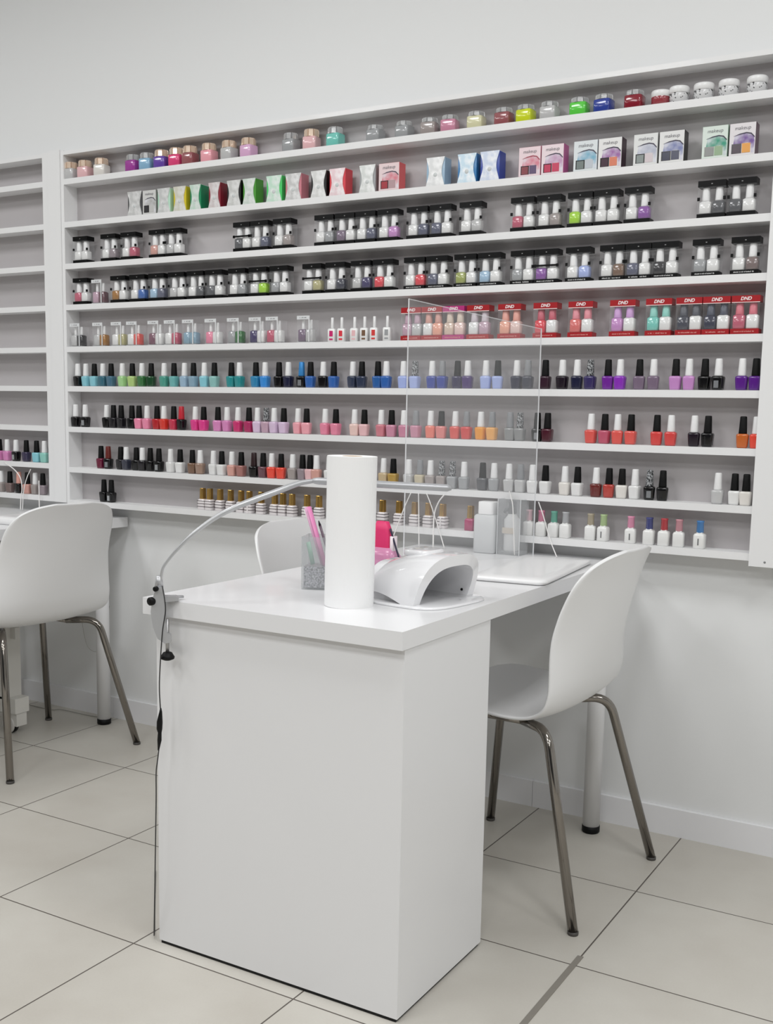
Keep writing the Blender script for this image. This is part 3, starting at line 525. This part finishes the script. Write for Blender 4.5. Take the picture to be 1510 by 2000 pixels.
# paper towel roll
t = empty('paper_towel_roll', (-0.828, -1.048, Z0)); t.rotation_euler.y = 0.012; tag(t, 'tall white paper towel roll standing on the front desk', 'paper towel roll')
R0, R1, HR = 0.0495, 0.0205, 0.298
ring = [[(r * math.cos(2*math.pi*i/64), r * math.sin(2*math.pi*i/64), z) for i in range(64)] for r, z in ((R1, 0), (R0, 0), (R0, HR), (R1, HR), (R1, 0))]
link('paper', loft(ring, cap=False), PAPER, t); smooth(t.children[-1].data, False)
link('loose_edge', box(-0.0006, 0.0006, -0.0005, 0.001, 0, HR), PAPER, t).location = (R0 * math.cos(-0.05), R0 * math.sin(-0.05), 0)
link('core', loft([[(r * math.cos(2*math.pi*i/40), r * math.sin(2*math.pi*i/40), z) for i in range(40)] for r, z in ((R1 - .001, 0), (R1 - .0001, 0), (R1 - .0001, HR), (R1 - .001, HR), (R1 - .001, 0))], cap=False), mat('#b59b7a', 0.8), t)

# nail curing lamp
def uv_lamp():
    e = empty('nail_curing_lamp', (-0.744, -0.899, Z0), math.radians(-8)); tag(e, 'white domed nail curing lamp with arched opening on the desk', 'nail lamp')
    NS, NA = 26, 36; bm = bmesh.new(); rows = []
    def outer(s, a):
        k = max(0.0, 1 - (1 - s) ** 2.1) ** (1 / 2.1); hw = 0.048 + 0.058 * k; h = 0.012 + 0.098 * k * (1 - 0.09 * s * s)
        c, sn = math.cos(a), math.sin(a); p = 2.3 + 0.8 * s
        y = hw * math.copysign(abs(c) ** (2/p), c); z = h * abs(sn) ** (2/p)
        x = -0.108 + 0.165 * s + 0.032 * s * abs(sn) ** 0.7
        lift = 0.012 * (1 - s) * (1 - abs(sn)) + 0.014 * math.sin(math.pi * min(1, s * 1.15)) * (1 - abs(sn)) ** 2
        return x, y, z * (1 - 0.0) + lift
    for i in range(NS + 1):
        s = i / NS; rows.append([bm.verts.new(outer(s, math.pi * j / NA)) for j in range(NA + 1)])
    def inner(s, a):
        c, sn = math.cos(a), math.sin(a); y = 0.084 * math.copysign(abs(c) ** 0.66, c); z = 0.079 * abs(sn) ** 0.66
        return 0.057 - 0.135 * (1 - s) + 0.032 * abs(sn) ** 0.7 * s, y, z + 0.002 * (1 - abs(sn))
    for i in range(NS, -1, -2):
        s = i / NS; rows.append([bm.verts.new(inner(s, math.pi * j / NA)) for j in range(NA + 1)])
    for a, b in zip(rows, rows[1:]):
        for j in range(NA): bm.faces.new((a[j], b[j], b[j+1], a[j+1]))
    bm.faces.new(rows[0]); bm.faces.new(rows[-1])
    o = link('housing', mesh(bm, 'housing', True), GLOSSW, e)
    md = o.modifiers.new('edge', 'EDGE_SPLIT'); md.split_angle = math.radians(40)
    bm = bmesh.new(); pts = []
    n = 32
    for i in range(n):
        a = 2 * math.pi * i / n; pts.append((0.014 + 0.098 * math.copysign(abs(math.cos(a)) ** .55, math.cos(a)), 0.114 * math.copysign(abs(math.sin(a)) ** .55, math.sin(a))))
    link('base_tray', loft([[(x, y, 0) for x, y in pts], [(x, y, 0.003) for x, y in pts], [(x * .96, y * .96, 0.005) for x, y in pts]]), GLOSSW, e)
    link('top_plate', loft([se_ring(0.034, 0.040, 0.0945, 24, 3.5, 0.005), se_ring(0.033, 0.039, 0.1055, 24, 3.5, 0.005), se_ring(0.028, 0.034, 0.1062, 24, 3.5, 0.005)]), GLOSSW, e)
    link('screen', box(0.042, 0.056, -0.016, 0.012, 0.1000, 0.1015, 0.0005), mat('#c4c6c9', 0.1, coat=0.5), e)
    link('sensor', lathe([(0.003, 0), (0.0025, 0.002)], 12), BLACK, e).matrix_local = Matrix.Translation((0.045, 0.083, 0.016)) @ Matrix.Rotation(math.pi/2, 4, 'X')
uv_lamp()

# armrest mat
bm = bmesh.new(); pts = []
def rrect(w, d, r, z, n=6):
    out = []
    for cx, cy, a0 in ((w-r, d-r, 0), (-w+r, d-r, 90), (-w+r, -d+r, 180), (w-r, -d+r, 270)):
        for i in range(n + 1):
            a = math.radians(a0 + 90 * i / n); out.append((cx + r * math.cos(a), cy + r * math.sin(a), z))
    return out
bm.free()
e = link('armrest_mat', loft([rrect(0.088, 0.215, 0.02, 0), rrect(0.094, 0.221, 0.025, 0.004), rrect(0.094, 0.221, 0.025, 0.009), rrect(0.088, 0.215, 0.022, 0.0125), rrect(0.06, 0.18, 0.02, 0.0135)]), mat('#f1f1f1', 0.3, coat=0.2))
e.location = (-0.712, -0.375, Z0); e.rotation_euler.z = math.radians(6); tag(e, 'flat white padded armrest mat on the desk behind the nail lamp', 'armrest mat')
e = link('armrest_mat', e.data); e.location = (-2.535, -0.27, Z0); e.rotation_euler.z = math.radians(2); e.scale = (1.0, .9, 1.8); tag(e, 'white padded armrest mat on the far left desk', 'armrest mat')

# glass jar with tools
t = empty('glass_tool_jar', (-0.995, -0.902, Z0), math.radians(22)); tag(t, 'square glass jar with glitter stones left of the paper towel roll', 'glass jar')
w, h = 0.036, 0.115
bm = bmesh.new()
add_box(bm, -w, w, -w, -w + .003, 0, h); add_box(bm, -w, w, w - .003, w, 0, h); add_box(bm, -w, -w + .003, -w + .003, w - .003, 0, h); add_box(bm, w - .003, w, -w + .003, w - .003, 0, h); add_box(bm, -w + .003, w - .003, -w + .003, w - .003, 0, .004)
link('glass', mesh(bm), mat('#ced2d4', 0.04, alpha=0.26), t)
st = link('stones', box(-w + .0045, w - .0045, -w + .0045, w - .0045, 0.0045, 0.05), mottled('glitter_stones', '#77757b', '#e6e4ea', 260, 0.2, 0.2, 4, (0.38, 0.62)), t); st['kind'] = 'stuff'
JX, JY = -0.995, -0.902
def stick(name, p0, p1, r, h_, label, cat, tip=None, grp='tools in the glass jar'):
    p0, p1 = Vector(p0), Vector(p1); o = link(name, tube([(0, 0, 0), tuple((p1 - p0) * 0.5), tuple(p1 - p0)], r, 8, 0.45), mat(h_, 0.35)); o.location = p0; tag(o, label, cat, grp)
    if tip: link('tip', tube([tuple((p1 - p0)), tuple((p1 - p0) * 1.12)], [r * .9, r * .3], 8), mat(tip, 0.5), o)
    return o
stick('nail_file', (JX + .010, JY - .004, Z0 + .052), (JX - .052, JY + .02, Z0 + .172), 0.008, '#dba7c6', 'pink nail file leaning left in the glass jar, nearest its rim', 'nail file')
stick('nail_file', (JX + .018, JY - .010, Z0 + .052), (JX - .040, JY + .01, Z0 + .175), 0.006, '#e58cbd', 'brighter pink nail file leaning left in the glass jar, second of them', 'nail file')
stick('nail_file', (JX + .004, JY + .012, Z0 + .052), (JX - .060, JY + .026, Z0 + .166), 0.006, '#e9e6e2', 'white nail file leaning furthest left in the glass jar', 'nail file')
stick('nail_brush', (JX + .020, JY + .012, Z0 + .052), (JX - .016, JY + .018, Z0 + .135), 0.0035, '#6a5a66', 'dark handled nail art brush in the glass jar', 'brush', '#2a2430')
stick('nail_brush', (JX + .012, JY + .02, Z0 + .052), (JX + .004, JY + .03, Z0 + .15), 0.004, '#c9b7c8', 'pale lilac nail brush upright in the glass jar', 'brush', '#e9e6ea')
stick('wire_twist', (JX - .012, JY - .014, Z0 + .052), (JX - .026, JY - .012, Z0 + .10), 0.006, '#9ac7ae', 'pale green tool handle inside the glass jar', 'nail tool')

# pink packs right of the towel roll
t = empty('pink_tool_pouch', (-0.950, -0.715, Z0), math.radians(-8)); t.scale = (1.3, 1.2, 1.15); tag(t, 'pink and clear pouch of nail tools right of the paper towel roll', 'pouch')
link('clear_bag', se_loft([(0.034, 0.018, 0), (0.038, 0.022, 0.01), (0.036, 0.02, 0.05), (0.026, 0.012, 0.066)], 20, 3.0), mat('#e59fc6', 0.2, alpha=0.75), t)
link('pink_pad', se_loft([(0.020, 0.010, 0.04), (0.021, 0.011, 0.055), (0.018, 0.009, 0.10), (0.012, 0.006, 0.118)], 16, 4.0), mat('#e2336f', 0.5), t)
link('white_strip', se_loft([(0.004, 0.008, 0.04), (0.004, 0.008, 0.09)], 12, 4.0), mat('#efe2e8', 0.4), t).location = (0.025, 0, 0)
link('dark_strap', tube(spline([(0.02, -0.004, 0.105), (0.034, -0.006, 0.07), (0.044, -0.008, 0.045), (0.046, -0.008, 0.012)], 6), 0.0018, 8), mat('#2f2a44', 0.5), t)
t = link('mauve_pouch', se_loft([(0.040, 0.016, 0), (0.046, 0.022, 0.006), (0.042, 0.02, 0.022), (0.024, 0.01, 0.030), (0.006, 0.004, 0.031)], 20, 2.6), mat('#b39aac', 0.35, alpha=0.85)); t.location = (-1.01, -0.535, Z0); t.rotation_euler.z = 0.3
tag(t, 'flat translucent mauve pouch lying behind the nail lamp', 'pouch')

# acrylic screen
PA, PB = Vector((-1.048, -0.445, Z0)), Vector((-0.820, -0.125, Z0)); ZA, ZB = 1.420, 1.366
t = empty('acrylic_screen', tuple(PA)); tag(t, 'tall clear acrylic screen standing on the front desk', 'screen')
dv = (PB - PA); nv = Vector((-dv.y, dv.x, 0)).normalized() * 0.0015
def quad_slab(a, b, za0, za1, zb0, zb1, m, name):
    bm = bmesh.new(); v = []
    for s in (-1, 1):
        for p, z in ((a, za0), (b, zb0), (b, zb1), (a, za1)): v.append(bm.verts.new((p.x - PA.x + nv.x * s, p.y - PA.y + nv.y * s, z - PA.z)))
    for f in ((0,1,2,3), (7,6,5,4), (0,4,5,1), (1,5,6,2), (2,6,7,3), (3,7,4,0)): bm.faces.new([v[i] for i in f])
    link(name, mesh(bm), m, t)
un = dv.normalized() * 0.002
quad_slab(PA + un, PB - un, Z0, ZA - .002, Z0, ZB - .002, mat('#f0f2f4', 0.03, alpha=0.07), 'pane')
quad_slab(PA, PA + un, Z0, ZA, Z0, ZA, EDGE, 'pane_edge'); quad_slab(PB - un, PB, Z0, ZB, Z0, ZB, EDGE, 'pane_edge')
quad_slab(PA + un, PB - un, ZA - .002, ZA, ZB - .002, ZB, mat('#f4f6f8', 0.1, alpha=0.35), 'top_edge')  # top edge whitened as well for the light it catches

# dispenser bottle and acrylic organiser
t = empty('pump_bottle', (-0.972, -0.100, Z0)); tag(t, 'translucent white square bottle with white cap by the wall', 'bottle')
link('bottle_body', se_loft([(0.030, 0.026, 0), (0.033, 0.029, 0.003), (0.033, 0.029, 0.103), (0.028, 0.025, 0.108), (0.02, 0.02, 0.109)], 24, 7.0), mat('#dadcdd', 0.3, alpha=0.93), t)
link('cap', se_loft([(0.0235, 0.0235, 0.109), (0.0235, 0.0235, 0.110), (0.0235, 0.0235, 0.142), (0.022, 0.022, 0.144)], 24, 5.0), mat('#f6f6f6', 0.4), t)
t = empty('acrylic_organiser', (-0.900, -0.088, Z0)); tag(t, 'clear acrylic organiser box beside the white square bottle', 'organiser'); w, d_, h = 0.034, 0.03, 0.155
bm = bmesh.new(); th = 0.002
add_box(bm, -w, w, -d_, -d_ + th, 0, h); add_box(bm, -w, w, d_ - th, d_, 0, h); add_box(bm, -w, -w + th, -d_ + th, d_ - th, 0, h); add_box(bm, w - th, w, -d_ + th, d_ - th, 0, h)
link('box_wall', mesh(bm), mat('#eceef0', 0.04, alpha=0.2), t)
link('shelf', box(-w + th, w - th, -d_ + th, d_ - th, 0.0, 0.008), mat('#e6e8ea', 0.2, alpha=0.7), t)
bm = bmesh.new()
for sx in (-1, 1): add_box(bm, sx * w - .0008, sx * w + .0008, -d_ - .0008, -d_ + .0008, 0, h)
link('box_edge', mesh(bm), EDGE, t)
t = empty('dropper_bottle', (-0.903, -0.088, Z0 + 0.0085)); tag(t, 'white bottle with black nozzle inside the acrylic organiser', 'bottle')
link('bottle_body', se_loft([(0.019, 0.017, 0), (0.021, 0.019, 0.003), (0.021, 0.019, 0.088), (0.012, 0.012, 0.10), (0.010, 0.010, 0.104)], 20, 3.0), mat('#ebebea', 0.3), t)
link('label', box(-0.02, 0.016, -0.0212, -0.0195, 0.050, 0.066), mat('#dccbb4', 0.5), t)
link('nozzle', se_loft([(0.010, 0.010, 0.104), (0.012, 0.012, 0.108), (0.010, 0.010, 0.128), (0.012, 0.011, 0.14)], 14, 2.5), BLACK, t)
link('spout', tube([(0, 0, 0.118), (-0.018, -0.004, 0.114), (-0.022, -0.004, 0.106)], 0.005, 8), BLACK, t)

# thin white strands below the shelves
def wire(pts, label, grp='white strands below the shelf', r=0.0016, name='white_strand', m=None):
    P_ = spline(pts, 8); o = link(name, tube([p - P_[0] for p in P_], r, 8), m or mat('#f2f0ee', 0.4)); o.location = P_[0]; tag(o, label, 'cable', grp)
def wp(u, y, z): return (X_at(u, y, z), y, z)
yc = -D - 0.008; zt = ZS[7] - TH * .3
wire([wp(803, yc, .905), wp(790, yc - .004, .86), wp(775, yc - .02, .80), wp(762, yc - .06, Z0 + .003)], 'white strand slanting left from the shelf above the front desk')
wire([wp(817.5, yc, .905), wp(818, yc - .004, .85), wp(818.5, yc - .04, Z0 + .003)], 'white strand hanging straight down over the front desk')
wire([wp(833, yc, .905), wp(840, yc - .003, .88), wp(847, yc - .004, .85), wp(858, yc - .01, .80), wp(868, yc - .03, Z0 + .003)], 'white strand slanting right from the shelf above the desk')
wire([wp(868, yc - .004, .905), wp(856, yc - .008, .88), wp(848, yc - .010, .84), wp(846, yc - .05, Z0 + .003)], 'white strand bowing left beside the straight hanging strand', r=0.002)
wire([wp(995, yc, .925), wp(998, yc - .035, .911), wp(1002, -0.126, .88), wp(1005, -0.128, Z0 + .003)], 'white strand hanging in front of the acrylic organiser')
wire([wp(1052, yc, .900), wp(1062, yc - .003, .86), wp(1074, yc - .004, .80), wp(1088, yc - .02, Z0 + .003)], 'white strand slanting right, past the pink capped bottle')
wire([wp(8, yc, .925), wp(28, yc - .004, .90), wp(40, yc - .006, .87), wp(43, yc - .008, .83), wp(41, yc - .01, .80), wp(40, yc - .02, Z0 + .003)], 'white strand arching over the left shelf bottles', 'white strands on the left', r=0.0019)
wire([wp(60, yc, .905), wp(52, yc - .004, .87), wp(46, yc - .006, .82), wp(44, yc - .016, Z0 + .003)], 'white strand slanting left across the lowest left shelf row', 'white strands on the left')
wire([wp(76, yc, .865), wp(76.5, yc - .004, .81), wp(77, yc - .016, Z0 + .003)], 'short white strand upright across the lowest left shelf row', 'white strands on the left', r=0.0019)

# desk lamp clamped to the desk corner
yl = -1.240
t = empty('clamp_lamp', (-1.157, yl, HT)); tag(t, 'grey gooseneck clamp lamp on the front desk corner', 'desk lamp')
T0 = Vector((-1.157, yl, HT))
def rel(p): return tuple(Vector(p) - T0)
GREY = mat('#b9babc', 0.3, 0.35)
arm = [W_at(u, v, yl + dy) for u, v, dy in [(313.5, 1146, 0), (313.7, 1136, 0), (317.7, 1112, 0), (327, 1096, .005), (349.5, 1069.5, .015), (376, 1044, .03), (415.7, 1014, .06), (455, 992.7, .09), (495, 976.8, .13), (535, 962, .17), (582.6, 944.5, .22), (614, 939, .25)]]
ap = [p - T0 for p in spline(arm, 8)]; na = len(ap)
link('gooseneck', tube(ap, [0.0030 + 0.0034 * max(0, min(1, (i / na - 0.3) / 0.4)) - 0.002 * max(0, (i / na - 0.85) / 0.15) for i in range(na)], 12), GREY, t)
h0 = ap[-1]; h1 = W_at(882, 953.5, yl + 0.37) - T0
link('lamp_head', tube([h0 - Vector((.004, .001, 0)), h0, h0 + (h1 - h0) * .03, h0 + (h1 - h0) * .97, h1], [0.006, 0.0085, 0.0105, 0.0105, 0.006], 14, 0.72), mat('#b4b5b8', 0.35, 0.3), t)
body = [(-0.016, 0.004), (-0.012, 0.018), (-0.006, 0.030), (0.004, 0.030), (0.008, 0.012), (0.030, 0.012), (0.036, 0.008), (0.036, 0.0025), (0.010, 0.0005), (0.010, -0.040), (0.012, -0.062), (0.020, -0.068), (0.020, -0.082), (0.008, -0.084), (-0.006, -0.074), (-0.015, -0.05), (-0.019, -0.02)]
cl = link('clamp', mesh_c := prism(body, -0.010, 0.010), GREY, t); cl.location = (0.004, 0.0, 0)
cl.rotation_euler.z = math.radians(38)
link('upper_jaw', tube([(0.0, 0.008, 0.0068), (0.014, 0.028, 0.0072), (0.024, 0.045, 0.0058)], [0.005, 0.005, 0.004], 10, 0.7), GREY, t)
link('socket', tube([(0, 0, 0.028), (0.001, 0, 0.052)], [0.009, 0.006], 12), GREY, t)
sc_ = link('clamp_screw', tube([(0.012, 0.010, -0.095 - 0.02), (0.012, 0.010, -0.036)], 0.0038, 12), STEEL, t)
link('screw_knob', lathe([(0.0065, 0), (0.0135, 0.003), (0.0145, 0.007), (0.012, 0.011), (0.009, 0.016), (0.004, 0.018)], 20), BLACK, sc_).location = (0.012, 0.010, -0.121)
kb = link('side_knob', lathe([(0.0075, 0), (0.0085, 0.002), (0.0085, 0.009), (0.007, 0.011)], 20), BLACK, t); kb.location = (-0.004, -0.012, 0.002); kb.rotation_euler = (math.pi/2, 0, math.radians(-10))
kb = link('top_knob', lathe([(0.004, 0), (0.0052, 0.002), (0.0052, 0.008), (0.004, 0.009)], 16), BLACK, t); kb.location = (0.006, -0.012, 0.028); kb.rotation_euler = (math.pi/2, 0, 0.2)
cord = [rel(wp(317, yl - .014, .785)), rel(wp(322, yl - .02, .757)), rel(wp(323, yl - .022, .735)), rel(wp(318, yl - .022, .700)), rel(wp(315, yl - .012, .66)), rel(wp(312, yl, .60)), rel(wp(311.5, yl, .565)), rel(wp(313.5, yl, .525)), rel(wp(314, yl, .50)), rel(wp(312, yl, .46)), rel(wp(308, yl, .42)), rel(wp(305, yl, .39)), rel(wp(305, yl, .33)), rel(wp(303, yl, .18)), rel(wp(302, yl + .02, .05)), rel(wp(301, yl + .06, .004)), rel(wp(303, yl + .3, .004))]
link('cord', tube(spline(cord, 6), 0.0013, 8), mat('#2a2a2b', 0.5), t)
link('inline_switch', tube([rel(wp(314, yl, .530)), rel(wp(314, yl, .522)), rel(wp(312, yl, .50)), rel(wp(311.5, yl, .486)), rel(wp(312, yl, .478)), rel(wp(311.5, yl, .462)), rel(wp(309.5, yl, .440))], [0.0015, 0.003, 0.0062, 0.006, 0.004, 0.0045, 0.0016], 12), BLACK, t)

# rolling trolley under the left desk
t = empty('rolling_trolley', (-2.71, -0.33, 0)); tag(t, 'white rolling trolley post with caster under the left desk', 'trolley')
TW = mat('#dcdad4', 0.5)
link('post', box(-0.035, 0.045, -0.03, 0.03, 0.12, 0.405, 0.004), TW, t)
link('foot_block', box(-0.10, 0.082, -0.03, 0.03, 0.075, 0.128, 0.010), TW, t)
link('hook_plate', box(0.045, 0.068, -0.01, 0.01, 0.335, 0.375, 0.004), TW, t)
c = link('caster', box(0.03, 0.078, -0.022, 0.022, 0.028, 0.075, 0.008), TW, t)
wv = lathe([(0.026, -0.014), (0.03, -0.012), (0.03, 0.012), (0.026, 0.014)], 24); wv.transform(Matrix.Rotation(math.pi/2, 4, 'X'))
w_ = link('wheel', wv, mat('#cfcdc8', 0.4), c); w_.location = (0.036, -0.012, 0.0305)
tv = lathe([(0.0306, -0.009), (0.0306, 0.009)], 24); tv.transform(Matrix.Rotation(math.pi/2, 4, 'X')); link('tyre', tv, BLACK, w_)
wire([(-3.1, -0.05, .002), (-2.80, -0.07, .002), (-2.74, -0.05, .004), (-2.60, -0.045, .002), (-2.50, -0.03, .002)], 'thin grey cable lying along the baseboard at left', 'cables on the floor', 0.0015, 'floor_cable', mat('#a5a29c', 0.5))
wire([(-2.66, -0.02, .36), (-2.62, -0.03, .26), (-2.56, -0.03, .25), (-2.53, -0.02, .33), (-2.52, -0.015, .42)], 'thin pale cable looped against the wall behind the left chair', 'cables on the floor', 0.0008, 'wall_cable', mat('#b5b3ae', 0.5))
